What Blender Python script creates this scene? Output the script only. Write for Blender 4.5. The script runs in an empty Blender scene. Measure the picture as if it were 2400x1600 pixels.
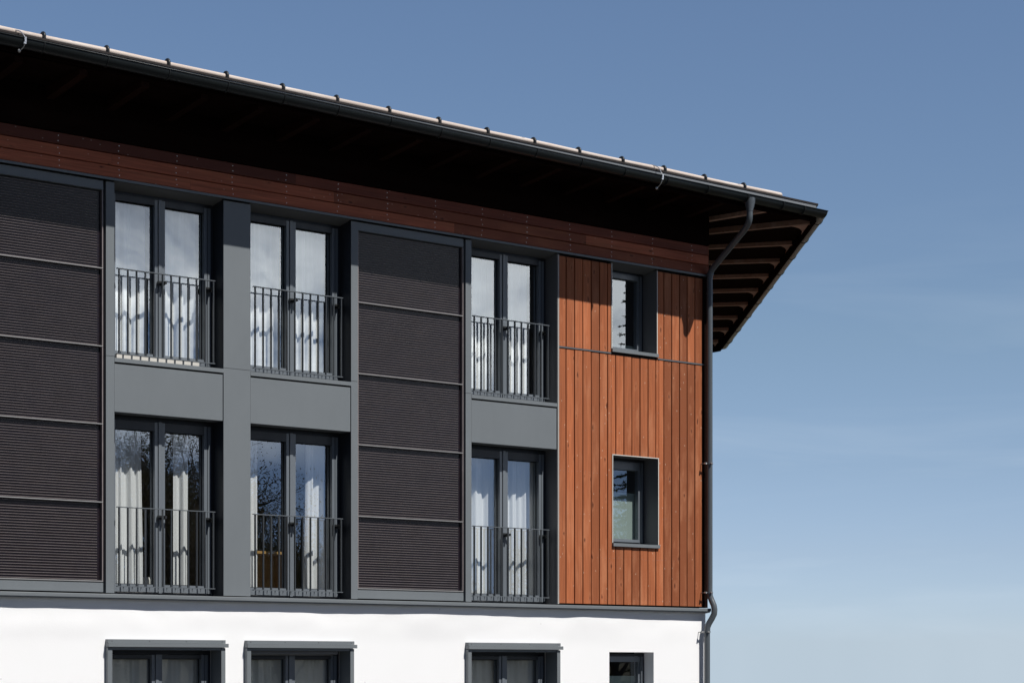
import bpy, math, random
from mathutils import Vector, noise as mnoise
R = math.radians
random.seed(7)
scn = bpy.context.scene
col = scn.collection

# ------------------------------------------------------------------ helpers
WORLD = {}

class MB:
    """collects boxes, tubes, sheets; build() links them as ONE mesh object"""
    def __init__(self):
        self.v = []; self.f = []; self.mi = []; self.tone = []; self.sm = []
    def add(self, verts, faces, mi=0, tone=0.5, smooth=False):
        b = len(self.v)
        self.v += [tuple(p) for p in verts]
        for f in faces:
            self.f.append(tuple(b + i for i in f)); self.mi.append(mi)
            self.tone.append(tone); self.sm.append(smooth)
        return self
    def box(self, x0, x1, y0, y1, z0, z1, mi=0, tone=0.5):
        v = [(x0,y0,z0),(x1,y0,z0),(x1,y1,z0),(x0,y1,z0),(x0,y0,z1),(x1,y0,z1),(x1,y1,z1),(x0,y1,z1)]
        f = [(0,3,2,1),(4,5,6,7),(0,1,5,4),(1,2,6,5),(2,3,7,6),(3,0,4,7)]
        return self.add(v, f, mi, tone)
    def hexa(self, v, mi=0, tone=0.5):
        f = [(0,3,2,1),(4,5,6,7),(0,1,5,4),(1,2,6,5),(2,3,7,6),(3,0,4,7)]
        return self.add(v, f, mi, tone)
    def tube(self, path, r, seg=12, mi=0, tone=0.5, caps=True, smooth=True):
        path = [Vector(p) for p in path]
        rs = r if isinstance(r, (list, tuple)) else [r]*len(path)
        n = len(path); verts = []; faces = []
        t0 = (path[1]-path[0]).normalized()
        u = t0.cross(Vector((0,0,1)))
        if u.length < 1e-4: u = t0.cross(Vector((0,1,0)))
        u.normalize()
        for i in range(n):
            if i == 0: t = path[1]-path[0]
            elif i == n-1: t = path[-1]-path[-2]
            else: t = (path[i+1]-path[i]).normalized()+(path[i]-path[i-1]).normalized()
            t.normalize()
            u = (u - t*u.dot(t))
            if u.length < 1e-5: u = t.orthogonal()
            u.normalize(); w = t.cross(u)
            for k in range(seg):
                a = 2*math.pi*k/seg
                verts.append(path[i] + (u*math.cos(a)+w*math.sin(a))*rs[i])
        for i in range(n-1):
            for k in range(seg):
                a, b = i*seg+k, i*seg+(k+1) % seg
                faces.append((a, b, b+seg, a+seg))
        self.add(verts, faces, mi, tone, smooth)
        if caps:
            self.add([verts[k] for k in range(seg)], [tuple(reversed(range(seg)))], mi, tone)
            self.add([verts[(n-1)*seg+k] for k in range(seg)], [tuple(range(seg))], mi, tone)
        return self
    def prism(self, poly, axis_vec, mi=0, tone=0.5, smooth=False):
        n = len(poly); a = Vector(axis_vec)
        v = [Vector(p) for p in poly] + [Vector(p)+a for p in poly]
        f = [tuple(range(n)), tuple(reversed(range(n, 2*n)))]
        f += [(i, i+n, (i+1) % n+n, (i+1) % n) for i in range(n)]
        return self.add(v, f, mi, tone, smooth)
    def sweep(self, profile, path, mi=0, closed=False, tone=0.5, smooth=True):
        """profile: (out, up) pairs; path: (x,y,z); out = to the right of travel, mitred"""
        n = len(path); m = len(profile); verts = []; faces = []
        P = [Vector(p) for p in path]
        for i in range(n):
            d0 = (P[i]-P[i-1]) if i > 0 else (P[1]-P[0])
            d1 = (P[i+1]-P[i]) if i < n-1 else (P[-1]-P[-2])
            n0 = Vector((d0.y, -d0.x, 0)).normalized(); n1 = Vector((d1.y, -d1.x, 0)).normalized()
            nn = (n0+n1).normalized(); k = 1.0/max(0.2, nn.dot(n0))
            for (o, h) in profile:
                verts.append(P[i] + nn*(o*k) + Vector((0, 0, h)))
        mm = m if closed else m-1
        for i in range(n-1):
            for k in range(mm):
                a, b = i*m+k, i*m+(k+1) % m
                faces.append((a, a+m, b+m, b))
        return self.add(verts, faces, mi, tone, smooth)
    def build(self, name, mats, parent=None, label=None):
        if not isinstance(mats, (list, tuple)): mats = [mats]
        xs = [p[0] for p in self.v]; ys = [p[1] for p in self.v]; zs = [p[2] for p in self.v]
        o0 = Vector(((min(xs)+max(xs))/2, (min(ys)+max(ys))/2, min(zs)))
        me = bpy.data.meshes.new(name)
        me.from_pydata([(p[0]-o0.x, p[1]-o0.y, p[2]-o0.z) for p in self.v], [], self.f)
        for m in mats: me.materials.append(m)
        me.polygons.foreach_set('material_index', self.mi)
        me.polygons.foreach_set('use_smooth', self.sm)
        at = me.attributes.new('tone', 'FLOAT', 'FACE')
        at.data.foreach_set('value', self.tone)
        me.update()
        ob = bpy.data.objects.new(name, me); col.objects.link(ob)
        WORLD[ob.name] = o0
        if parent is not None:
            ob.parent = parent
            ob.location = o0 - WORLD[parent.name]
        else:
            ob.location = o0
        if label: ob['label'] = label
        return ob

def tag(o, label=None, cat=None, group=None, kind=None):
    if label: o['label'] = label
    if cat: o['category'] = cat
    if group: o['group'] = group
    if kind: o['kind'] = kind
    return o

def empty(name, loc):
    o = bpy.data.objects.new(name, None); col.objects.link(o)
    o.location = loc; o.empty_display_size = 0.5
    WORLD[o.name] = Vector(loc)
    return o

# ------------------------------------------------------------------ materials
def newmat(name):
    m = bpy.data.materials.new(name); m.use_nodes = True
    nt = m.node_tree; nt.nodes.clear()
    out = nt.nodes.new('ShaderNodeOutputMaterial')
    return m, nt, out

class NT:
    def __init__(self, nt): self.nt = nt
    def n(self, t, **kw):
        nd = self.nt.nodes.new(t)
        for k, v in kw.items():
            if k.startswith('i_'):
                key = k[2:]
                key = int(key) if key.isdigit() else key.replace('_', ' ')
                nd.inputs[key].default_value = v
            else: setattr(nd, k, v)
        return nd
    def l(self, a, b): self.nt.links.new(a, b)
    def math(self, op, a, b=None, c=None, clamp=False):
        nd = self.nt.nodes.new('ShaderNodeMath'); nd.operation = op; nd.use_clamp = clamp
        for i, x in enumerate((a, b, c)):
            if x is None: continue
            if isinstance(x, (int, float)): nd.inputs[i].default_value = x
            else: self.l(x, nd.inputs[i])
        return nd.outputs[0]
    def mix(self, fac, a, b, mode='MIX'):
        nd = self.nt.nodes.new('ShaderNodeMix'); nd.data_type = 'RGBA'; nd.blend_type = mode
        for s, x in ((nd.inputs[0], fac), (nd.inputs[6], a), (nd.inputs[7], b)):
            if isinstance(x, (int, float)): s.default_value = x
            elif isinstance(x, tuple): s.default_value = x if len(x) == 4 else x+(1,)
            else: self.l(x, s)
        return nd.outputs[2]
    def ramp(self, fac, stops, interp='LINEAR'):
        nd = self.nt.nodes.new('ShaderNodeValToRGB'); cr = nd.color_ramp; cr.interpolation = interp
        while len(cr.elements) < len(stops): cr.elements.new(0.5)
        for e, (p, c) in zip(cr.elements, stops):
            e.position = p
            e.color = (c, c, c, 1) if isinstance(c, (int, float)) else (c if len(c) == 4 else tuple(c)+(1,))
        self.l(fac, nd.inputs[0]); return nd.outputs[0]
    def pos(self, sx=1, sy=1, sz=1):
        g = self.n('ShaderNodeNewGeometry')
        mp = self.n('ShaderNodeMapping'); mp.inputs['Scale'].default_value = (sx, sy, sz)
        self.l(g.outputs['Position'], mp.inputs['Vector']); return mp.outputs[0]
    def noise(self, vec, scale=1, detail=4, rough=0.55, dist=0.0):
        nd = self.n('ShaderNodeTexNoise'); nd.inputs['Scale'].default_value = scale
        nd.inputs['Detail'].default_value = detail; nd.inputs['Roughness'].default_value = rough
        nd.inputs['Distortion'].default_value = dist
        self.l(vec, nd.inputs['Vector']); return nd.outputs['Fac']
    def bump(self, h, strength=0.2, dist=0.01):
        nd = self.n('ShaderNodeBump'); nd.inputs['Strength'].default_value = strength
        nd.inputs['Distance'].default_value = dist; self.l(h, nd.inputs['Height']); return nd.outputs[0]

def bsdf(N, out, base, rough=0.5, metal=0.0, spec=0.5, normal=None):
    b = N.n('ShaderNodeBsdfPrincipled')
    for s, x in (('Base Color', base), ('Roughness', rough), ('Metallic', metal), ('Specular IOR Level', spec)):
        if isinstance(x, (int, float)): b.inputs[s].default_value = x
        elif isinstance(x, tuple): b.inputs[s].default_value = x if len(x) == 4 else x+(1,)
        else: N.l(x, b.inputs[s])
    if normal is not None: N.l(normal, b.inputs['Normal'])
    N.l(b.outputs[0], out.inputs[0]); return b

def mat_paint(name, c, rough=0.42, spec=0.4, var=0.10, scale=1.3, bump=0.05, metal=0.0):
    m, nt, out = newmat(name); N = NT(nt)
    p = N.pos()
    a = N.noise(p, scale, 3, 0.5); d = N.noise(N.pos(1, 1, 0.25), scale*9, 4, 0.6)
    f = N.math('ADD', N.math('MULTIPLY', a, 0.65), N.math('MULTIPLY', d, 0.35))
    lo = tuple(x*(1-var) for x in c); hi = tuple(x*(1+var) for x in c)
    base = N.mix(N.ramp(f, [(0.3, 0.0), (0.7, 1.0)]), lo, hi)
    rg = N.math('ADD', N.math('MULTIPLY', d, 0.16), rough-0.08)
    bsdf(N, out, base, rg, metal, spec, N.bump(a, bump, 0.02)); return m

def mat_wood(name, base, dark, pale, axis='Z', stain=1.0, rough=0.62, spec=0.25, knots=True):
    """stained softwood boards: tone per board, grain along the board, knots"""
    m, nt, out = newmat(name); N = NT(nt)
    at = N.n('ShaderNodeAttribute', attribute_name='tone'); tone = at.outputs['Fac']
    off = N.n('ShaderNodeCombineXYZ')
    N.l(N.math('MULTIPLY', tone, 37.0), off.inputs[0]); N.l(N.math('MULTIPLY', tone, 91.0), off.inputs[2])
    def P(a, l):
        s = {'Z': (a, a, l), 'X': (l, a, a), 'Y': (a, l, a)}[axis]
        add = N.n('ShaderNodeVectorMath', operation='ADD')
        N.l(N.pos(*s), add.inputs[0]); N.l(off.outputs[0], add.inputs[1]); return add.outputs[0]
    grain = N.noise(P(70, 1.6), 1, 5, 0.65, 0.6)
    band = N.noise(P(17, 0.5), 1, 3, 0.5, 0.8)
    blot = N.noise(P(5, 0.9), 1, 4, 0.6)
    c = N.mix(N.ramp(tone, [(0, 0), (1, 1)]), tuple(x*0.60 for x in base), tuple(x*1.24 for x in base))
    c = N.mix(N.ramp(grain, [(0.38, 0.75), (0.62, 0.0)]), c, dark, 'MIX') if False else \
        N.mix(N.math('MULTIPLY', N.ramp(grain, [(0.36, 1.0), (0.6, 0.0)]), 0.42), c, dark)
    c = N.mix(N.math('MULTIPLY', N.ramp(band, [(0.46, 0.0), (0.70, 1.0)]), 0.62), c, tuple(x*0.62 for x in base))
    c = N.mix(N.ramp(tone, [(0.10, 0.75), (0.17, 0.0)]), c, tuple(b*0.5+d*0.25 for b, d in zip(base, dark)))
    c = N.mix(N.math('MULTIPLY', N.ramp(blot, [(0.52, 0.0), (0.75, 1.0)]), 0.5), c, pale)
    if knots:
        vo = N.n('ShaderNodeTexVoronoi'); vo.inputs['Scale'].default_value = 1.0
        vo.inputs['Randomness'].default_value = 1.0
        nz = N.n('ShaderNodeVectorMath', operation='ADD')
        nn = N.n('ShaderNodeTexNoise'); nn.inputs['Scale'].default_value = 3.0
        N.l(P(5.0, 3.0), nn.inputs['Vector'])
        sc = N.n('ShaderNodeVectorMath', operation='SCALE'); sc.inputs['Scale'].default_value = 0.35
        N.l(nn.outputs['Color'], sc.inputs[0]); N.l(P(9.0, 3.2), nz.inputs[0]); N.l(sc.outputs[0], nz.inputs[1])
        N.l(nz.outputs[0], vo.inputs['Vector'])
        sep = N.n('ShaderNodeSeparateColor'); N.l(vo.outputs['Color'], sep.inputs[0])
        on = N.math('GREATER_THAN', sep.outputs[0], 0.45)
        k = N.math('MULTIPLY', N.ramp(vo.outputs['Distance'], [(0.05, 1.0), (0.15, 0.0)]), on)
        ring = N.math('MULTIPLY', N.ramp(vo.outputs['Distance'], [(0.12, 0.0), (0.19, 1.0), (0.33, 0.0)]), on)
        c = N.mix(N.math('MULTIPLY', ring, 0.18), c, pale)
        c = N.mix(N.math('MULTIPLY', k, 0.85), c, tuple(x*0.5 for x in dark))
        # pale chipped specks beside some knots
        v2 = N.n('ShaderNodeTexVoronoi'); v2.inputs['Scale'].default_value = 1.0
        N.l(P(23, 13), v2.inputs['Vector'])
        s2 = N.n('ShaderNodeSeparateColor'); N.l(v2.outputs['Color'], s2.inputs[0])
        sp = N.math('MULTIPLY', N.math('LESS_THAN', v2.outputs['Distance'], 0.16), N.math('GREATER_THAN', s2.outputs[1], 0.97))
        c = N.mix(N.math('MULTIPLY', sp, 0.45), c, tuple(min(0.75, x*1.0+0.30) for x in pale))
    bsdf(N, out, c, rough, 0.0, spec, N.bump(grain, 0.25, 0.004)); return m

def mat_glass(name, refl=0.30, tint=(0.955, 0.975, 0.97)):
    m, nt, out = newmat(name); N = NT(nt)
    tr = N.n('ShaderNodeBsdfTransparent'); tr.inputs[0].default_value = tint+(1,)
    gl = N.n('ShaderNodeBsdfGlossy'); gl.inputs['Roughness'].default_value = 0.0
    gl.inputs['Color'].default_value = (0.93, 0.97, 1.0, 1)
    wv = N.noise(N.pos(1.0, 1.0, 0.7), 1.6, 2, 0.4)
    N.l(N.bump(wv, 0.02, 0.05), gl.inputs['Normal'])
    ge = N.n('ShaderNodeNewGeometry'); dt = N.n('ShaderNodeVectorMath', operation='DOT_PRODUCT')
    N.l(ge.outputs['Incoming'], dt.inputs[0]); N.l(ge.outputs['Normal'], dt.inputs[1])
    c1 = N.math('SUBTRACT', 1.0, N.math('ABSOLUTE', dt.outputs['Value']))      # Schlick, same from both sides
    fac = N.math('MULTIPLY_ADD', N.math('POWER', c1, 5.0), 1.0-refl, refl, clamp=True)
    mx = N.n('ShaderNodeMixShader'); N.l(fac, mx.inputs[0]); N.l(tr.outputs[0], mx.inputs[1]); N.l(gl.outputs[0], mx.inputs[2])
    N.l(mx.outputs[0], out.inputs[0]); return m

def mat_curtain(name, c=(0.92, 0.93, 0.94), trans=0.20):
    m, nt, out = newmat(name); N = NT(nt)
    w = N.noise(N.pos(160, 160, 160), 1, 2, 0.5)
    d = N.n('ShaderNodeBsdfDiffuse'); t = N.n('ShaderNodeBsdfTranslucent')
    cc = N.mix(w, tuple(x*0.93 for x in c), c)
    N.l(cc, d.inputs[0]); N.l(cc, t.inputs[0])
    mx = N.n('ShaderNodeMixShader'); mx.inputs[0].default_value = trans
    N.l(d.outputs[0], mx.inputs[1]); N.l(t.outputs[0], mx.inputs[2]); N.l(mx.outputs[0], out.inputs[0]); return m

def mat_plaster(name, c=(0.955, 0.96, 0.97)):
    m, nt, out = newmat(name); N = NT(nt)
    a = N.noise(N.pos(), 55, 5, 0.65); b = N.noise(N.pos(), 1.4, 4, 0.55)
    vo = N.n('ShaderNodeTexVoronoi'); vo.inputs['Scale'].default_value = 5.0
    N.l(N.pos(), vo.inputs['Vector'])
    sp = N.math('LESS_THAN', vo.outputs['Distance'], 0.035)
    s = N.n('ShaderNodeSeparateColor'); N.l(vo.outputs['Color'], s.inputs[0])
    sp = N.math('MULTIPLY', sp, N.math('GREATER_THAN', s.outputs[0], 0.75))
    base = N.mix(b, tuple(x*0.97 for x in c), c)
    base = N.mix(N.math('MULTIPLY', sp, 0.5), base, (0.25, 0.25, 0.24))
    bsdf(N, out, base, 0.9, 0, 0.2, N.bump(a, 0.25, 0.006)); return m

def mat_flat(name, c, rough=0.8, scale=4, var=0.25, spec=0.25):
    return mat_paint(name, c, rough, spec, var, scale, 0.1)

M = {}
M['grey'] = mat_paint('grey_panel_paint', (0.168, 0.187, 0.202), 0.46, 0.35, 0.05, 0.9, 0.04)
M['grey_frame'] = mat_paint('grey_frame_paint', (0.142, 0.162, 0.185), 0.36, 0.5, 0.07, 1.5, 0.04)
M['frame_shaded'] = mat_paint('shaded_frame_paint', (0.024, 0.029, 0.037), 0.42, 0.4, 0.07, 1.5, 0.04)  # darkened copy of the frame grey, recess shade put into the colour
M['reveal'] = mat_paint('reveal_paint', (0.150, 0.153, 0.158), 0.5, 0.35, 0.05, 1.0, 0.04)
M['iron'] = mat_paint('balustrade_paint', (0.115, 0.130, 0.145), 0.4, 0.45, 0.08, 3.0, 0.05)
M['iron_dark'] = mat_paint('baluster_paint', (0.045, 0.052, 0.060), 0.4, 0.45, 0.08, 3.0, 0.05)
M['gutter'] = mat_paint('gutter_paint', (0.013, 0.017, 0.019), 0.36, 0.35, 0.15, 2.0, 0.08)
M['side_gutter'] = mat_paint('bounce_lit_gutter_paint', (0.46, 0.48, 0.45), 0.45, 0.5, 0.15, 2.0, 0.08)  # gutter copy lightened, light bounced off the ground put into the colour
M['pipe'] = mat_paint('downpipe_paint', (0.088, 0.102, 0.116), 0.32, 0.5, 0.08, 2.0, 0.05)
M['apron'] = mat_paint('apron_flashing', (0.20, 0.215, 0.23), 0.45, 0.4, 0.08, 2.0, 0.06)
M['black'] = mat_flat('dark_gap', (0.010, 0.011, 0.013), 0.7)
M['rooftile'] = mat_flat('roof_covering', (0.030, 0.026, 0.026), 0.85, 9, 0.4)
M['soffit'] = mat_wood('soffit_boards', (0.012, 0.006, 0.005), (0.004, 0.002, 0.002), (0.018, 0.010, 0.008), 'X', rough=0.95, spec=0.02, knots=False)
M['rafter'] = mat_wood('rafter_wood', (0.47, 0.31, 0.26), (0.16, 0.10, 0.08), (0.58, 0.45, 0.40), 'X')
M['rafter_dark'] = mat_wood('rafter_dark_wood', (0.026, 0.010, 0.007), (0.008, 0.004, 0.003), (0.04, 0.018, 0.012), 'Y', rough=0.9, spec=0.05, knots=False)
M['clad'] = mat_wood('larch_cladding', (0.455, 0.142, 0.056), (0.13, 0.036, 0.018), (0.62, 0.27, 0.14), 'Z')
M['frieze_shaded'] = mat_wood('frieze_boards_shaded', (0.19, 0.048, 0.027), (0.035, 0.012, 0.008), (0.17, 0.055, 0.03), 'X')  # darker copy for the top row, eave shade put into the colour
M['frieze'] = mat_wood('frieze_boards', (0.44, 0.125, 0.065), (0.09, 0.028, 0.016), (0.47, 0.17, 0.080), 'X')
M['nail'] = mat_paint('nail_heads', (0.40, 0.40, 0.40), 0.35, 0.5, 0.05, 3, 0.0, 0.6)
M['nail_bright'] = mat_paint('bright_nail_heads', (0.85, 0.85, 0.85), 0.35, 0.5, 0.05, 3, 0.0, 0.3)
M['trim'] = mat_paint('pale_trim', (0.62, 0.60, 0.56), 0.5, 0.3, 0.05, 4, 0.02)
M['white'] = mat_plaster('white_render')
M['log'] = mat_wood('snow_log_wood', (0.72, 0.63, 0.57), (0.42, 0.29, 0.22), (0.86, 0.83, 0.80), 'X', rough=0.85)
M['hook'] = mat_paint('hook_iron', (0.018, 0.02, 0.022), 0.45, 0.4, 0.1, 4, 0.05)
M['wire'] = mat_paint('lightning_wire', (0.66, 0.67, 0.68), 0.3, 0.5, 0.05, 4, 0.0, 0.75)
M['glass'] = mat_glass('window_glass', 0.175)
M['curtain'] = mat_curtain('white_curtain')
M['sheer'] = mat_curtain('sheer_curtain', (0.90, 0.89, 0.84), 0.15)
M['frost'] = mat_curtain('frosted_film', (0.46, 0.56, 0.53), 0.35)
M['room'] = mat_flat('room_wall', (0.16, 0.135, 0.105), 0.85, 2, 0.1)
M['roomfloor'] = mat_flat('room_floor', (0.13, 0.09, 0.06), 0.6, 3, 0.2)
M['desk'] = mat_wood('desk_oak', (0.50, 0.30, 0.11), (0.28, 0.15, 0.05), (0.6, 0.42, 0.2), 'X', rough=0.4, knots=False)
M['pouf'] = mat_curtain('pouf_cloth', (0.80, 0.79, 0.74), 0.1)

def mat_absorber():
    m, nt, out = newmat('solar_absorber'); N = NT(nt)
    a = N.noise(N.pos(), 3.5, 3, 0.5); b = N.noise(N.pos(1, 1, 30), 2.5, 3, 0.5)
    c = N.mix(a, (0.009, 0.006, 0.008), (0.013, 0.010, 0.018))
    c = N.mix(N.ramp(b, [(0.45, 0), (0.7, 1)]), c, (0.020, 0.013, 0.014))
    bsdf(N, out, c, 0.30, 0.0, 0.25); return m
M['absorber'] = mat_absorber()
M['rib'] = mat_paint('solar_rib', (0.235, 0.205, 0.205), 0.42, 0.5, 0.18, 6, 0.05)
M['alu'] = mat_paint('solar_divider', (0.215, 0.215, 0.22), 0.36, 0.5, 0.08, 3, 0.05)

# ------------------------------------------------------------------ building
B = empty('apartment_building', (0, 0, 0))
tag(B, 'modern timber and grey metal apartment building with white rendered base and deep dark eaves', 'building')

XL = -16.4                      # hidden left end of the modelled facade
ZL = 2.892                      # ledge top
ZM0, ZM1 = 5.133, 5.725         # spandrel
ZH = 7.955                      # head of the top windows
OPEN = [(-9.937, -8.403), (-8.008, -6.458), (-4.451, -2.904)]
CD = (0.604, 0.797)             # direction of the chamfered end, away from the corner
CN = (0.797, -0.604)            # its outward normal

# --- core walls behind the cladding (solid, dark), with holes at the windows
def wall_core():
    mb = MB()
    y0, y1 = 0.10, 0.44
    solids_up = [(XL, -9.94), (-8.40, -8.011), (-6.455, -4.454), (-2.90, -1.90)]
    for a, b in solids_up: mb.box(a, b, y0, y1, 2.90, 8.0)
    mb.box(-0.94, -0.03, y0, y1, 2.90, 8.0)
    mb.box(-1.90, -0.94, y0, y1, 2.90, 3.76)
    mb.box(-1.90, -0.94, y0, y1, 5.13, 6.64)
    for a, b in OPEN:
        mb.box(a-0.003, b+0.003, 0.045, y1, ZM0+0.004, ZM1-0.01)
    # chamfered end and far end
    L = 11.4; p0 = Vector((0.02, 0.12, 0)); d = Vector((CD[0], CD[1], 0)); n = Vector((CN[0], CN[1], 0))
    a = p0; b = p0 + d*L; c = b - n*0.3; e = a - n*0.3
    for z0, z1 in ((2.9, 9.0),):
        mb.hexa([(a.x, a.y, z0), (b.x, b.y, z0), (c.x, c.y, z0), (e.x, e.y, z0),
                 (a.x, a.y, z1), (b.x, b.y, z1), (c.x, c.y, z1), (e.x, e.y, z1)])
    mb.box(b.x-0.3, b.x, b.y, 22, 2.9, 9.0)
    mb.box(XL, XL+0.3, 0.45, 22, 2.9, 9.0)
    mb.box(XL, b.x, 21.7, 22, 2.9, 9.0)
    mb.build('wall_core', M['black'], B)
wall_core()

def rooms():
    mb = MB()
    for z0, z1 in ((2.905, 5.40), (5.72, 8.2), (0.32, 2.72)):
        mb.box(XL+0.4, -0.2, 0.46, 4.6, z0-0.02, z0, 1)
        mb.box(XL+0.4, -0.2, 0.46, 4.6, z1, z1+0.02, 0)
        mb.box(XL+0.4, -0.2, 4.6, 4.65, z0, z1, 0)
        for x in (-10.3, -8.25, -5.4, -2.4, -0.22):
            mb.box(x, x+0.08, 0.46, 4.6, z0, z1, 0)
    mb.build('interior', [M['room'], M['roomfloor']], B)
rooms()

# --- white rendered base, with holes
GW = [(-10.0, -8.475), (-8.04, -6.515), (-4.50, -2.96)]     # ground floor french windows
GS = (-1.913, -1.035)                                       # ground floor small window
def base_wall():
    mb = MB()
    y1 = 0.42
    holes = [(p-0.012, q+0.012) for p, q in GW]+[GS]
    xs = set([XL, 0.03])
    for p, q in holes: xs.update((p, q))
    x = XL
    while x < 0.0:
        x += 0.10
        if min(abs(x-t) for t in xs) > 0.03 and x < 0.03: xs.add(round(x, 3))
    xs = sorted(xs)
    zh = 2.2145
    zs = [0.0, 0.9, zh]+[zh+(2.86-zh)*k/13 for k in range(1, 14)]
    V = []; F = []; n = len(xs)
    def yy(x, z):
        t = min(1.0, max(0.0, (z-2.30)/0.32)); t = t*t*(3-2*t)
        return -t*0.006-t*0.014*mnoise.noise(Vector((x*0.9, z*1.6, 0.3)))-t*0.007*mnoise.noise(Vector((x*3.1, z*4, 4.2)))
    for z in zs:
        for x in xs: V.append((x, yy(x, z), z))
    for j in range(len(zs)-1):
        for i in range(n-1):
            xm = (xs[i]+xs[i+1])/2; zm = (zs[j]+zs[j+1])/2
            if zm < zh and any(p < xm < q for p, q in holes) and not (zm < 0.9 and GS[0] < xm < GS[1]): continue
            k = j*n+i; F.append((k, k+1, k+n+1, k+n))
    mb.add(V, F, 0, 0.5, True)
    for p, q in holes:
        zb = 0.9 if (p, q) == GS else 0.0
        mb.add([(p, 0, zb), (p, y1, zb), (p, y1, zh), (p, 0, zh)], [(0, 1, 2, 3)])
        mb.add([(q, 0, zb), (q, y1, zb), (q, y1, zh), (q, 0, zh)], [(3, 2, 1, 0)])
        mb.add([(p, 0, zh), (q, 0, zh), (q, y1, zh), (p, y1, zh)], [(3, 2, 1, 0)])
        mb.add([(p, 0, zb), (q, 0, zb), (q, y1, zb), (p, y1, zb)], [(0, 1, 2, 3)])
    mb.box(XL, 0.03, y1, y1+0.02, 2.24, 2.86)
    px = XL
    for p, q in holes+[(0.03, 0)]:
        mb.box(px, p, y1, y1+0.02, 0, 2.24); px = q
    d = Vector((CD[0], CD[1], 0)); n = Vector((CN[0], CN[1], 0))
    a = Vector((0.03, 0.0, 0)); b = a+d*11.4; c = b-n*0.4; e = a-n*0.4
    mb.hexa([(a.x, a.y, 0), (b.x, b.y, 0), (c.x, c.y, 0), (e.x, e.y, 0), (a.x, a.y, 2.86), (b.x, b.y, 2.86), (c.x, c.y, 2.86), (e.x, e.y, 2.86)])
    mb.box(b.x-0.4, b.x, b.y, 22, 0, 2.86); mb.box(XL, XL+0.4, 0.43, 22, 0, 2.86)
    mb.build('white_base_wall', M['white'], B)
base_wall()

# --- ledge above the base
mb = MB()
mb.sweep([(-0.12, 0.0), (0.10, -0.004), (0.104, -0.010), (0.104, -0.048), (0.090, -0.052), (0.090, -0.064), (0.0, -0.064)],
         [(XL, 0, ZL), (0.0, 0, ZL), (CD[0]*11.4, CD[1]*11.4, ZL)], smooth=False)
mb.build('ledge', M['grey'], B)

# --- posts, pillar, plain panel on the hidden left
def post(x0, x1, zt=7.945, joint=5.81, y=0.0, depth=0.42, name='post'):
    mb = MB()
    mb.box(x0, x1, y, depth, 2.905, joint-0.0025)
    mb.box(x0, x1, y, depth, joint+0.0025, zt)
    mb.box(x0+0.004, x1-0.004, y+0.012, depth, joint-0.0025, joint+0.0025, 1)
    mb.build(name, [M['grey'], M['black']], B)
post(-10.049, -9.937); post(-8.403, -8.008, name='pillar'); post(-6.458, -6.352); post(-4.551, -4.451)
post(-11.955, -11.845)
mb = MB()
for k in range(3): mb.box(-16.38+k*1.475, -14.92+k*1.475, 0.0, 0.09, 2.91, 7.94)
mb.build('grey_wall_panel', M['grey'], B)
# right reveal of the third bay, belongs to the timber panel
mb = MB(); mb.box(-2.904, -2.889, 0.0, 0.43, 2.905, 7.955); mb.build('side_reveal', M['reveal'], B)
# thin dark sheets over both reveals, their shade put in as colour
for (a, b) in OPEN[:2]:
    for z0, z1 in ((2.906, 5.130), (5.808, 7.94)):
        for x in (a+0.0006, b-0.0030):
            mb = MB(); mb.box(x, x+0.0024, 0.004, 0.268, z0, z1); mb.build('reveal_shade', M['frame_shaded'], B)
# head soffits of the top openings
for (a, b) in OPEN:
    mb = MB()
    mb.hexa([(a, 0.004, 7.962), (b, 0.004, 7.962), (b, 0.27, 7.918), (a, 0.27, 7.918), (a, 0.004, 7.972), (b, 0.004, 7.972), (b, 0.27, 7.972), (a, 0.27, 7.972)])
    mb.build('head_soffit', M['reveal'], B)
mb = MB(); a, b = -1.863, -0.975
mb.hexa([(a, 0.004, 7.962), (b, 0.004, 7.962), (b, 0.29, 7.918), (a, 0.29, 7.918), (a, 0.004, 7.972), (b, 0.004, 7.972), (b, 0.29, 7.972), (a, 0.29, 7.972)])
mb.build('head_soffit', M['reveal'], B)

# --- spandrels and the sills above them
for i, (a, b) in enumerate(OPEN):
    mb = MB(); e = 0.014
    mb.box(a+0.002, b-e, 0.0, 0.040, ZM0, ZM1-0.004)
    mb.box(a+0.002, b-0.002, 0.040, 0.27, ZM0+0.001, ZM0+0.012)
    mb.build('spandrel', M['grey'], B)
    mb = MB()
    mb.hexa([(a+0.001, -0.004, 5.745), (b-0.001, -0.004, 5.745), (b-0.001, 0.40, 5.745), (a+0.001, 0.40, 5.745),
             (a+0.001, -0.004, 5.796), (b-0.001, -0.004, 5.796), (b-0.001, 0.40, 5.806), (a+0.001, 0.40, 5.806)])
    mb.build('door_sill', M['grey'], B)

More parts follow.
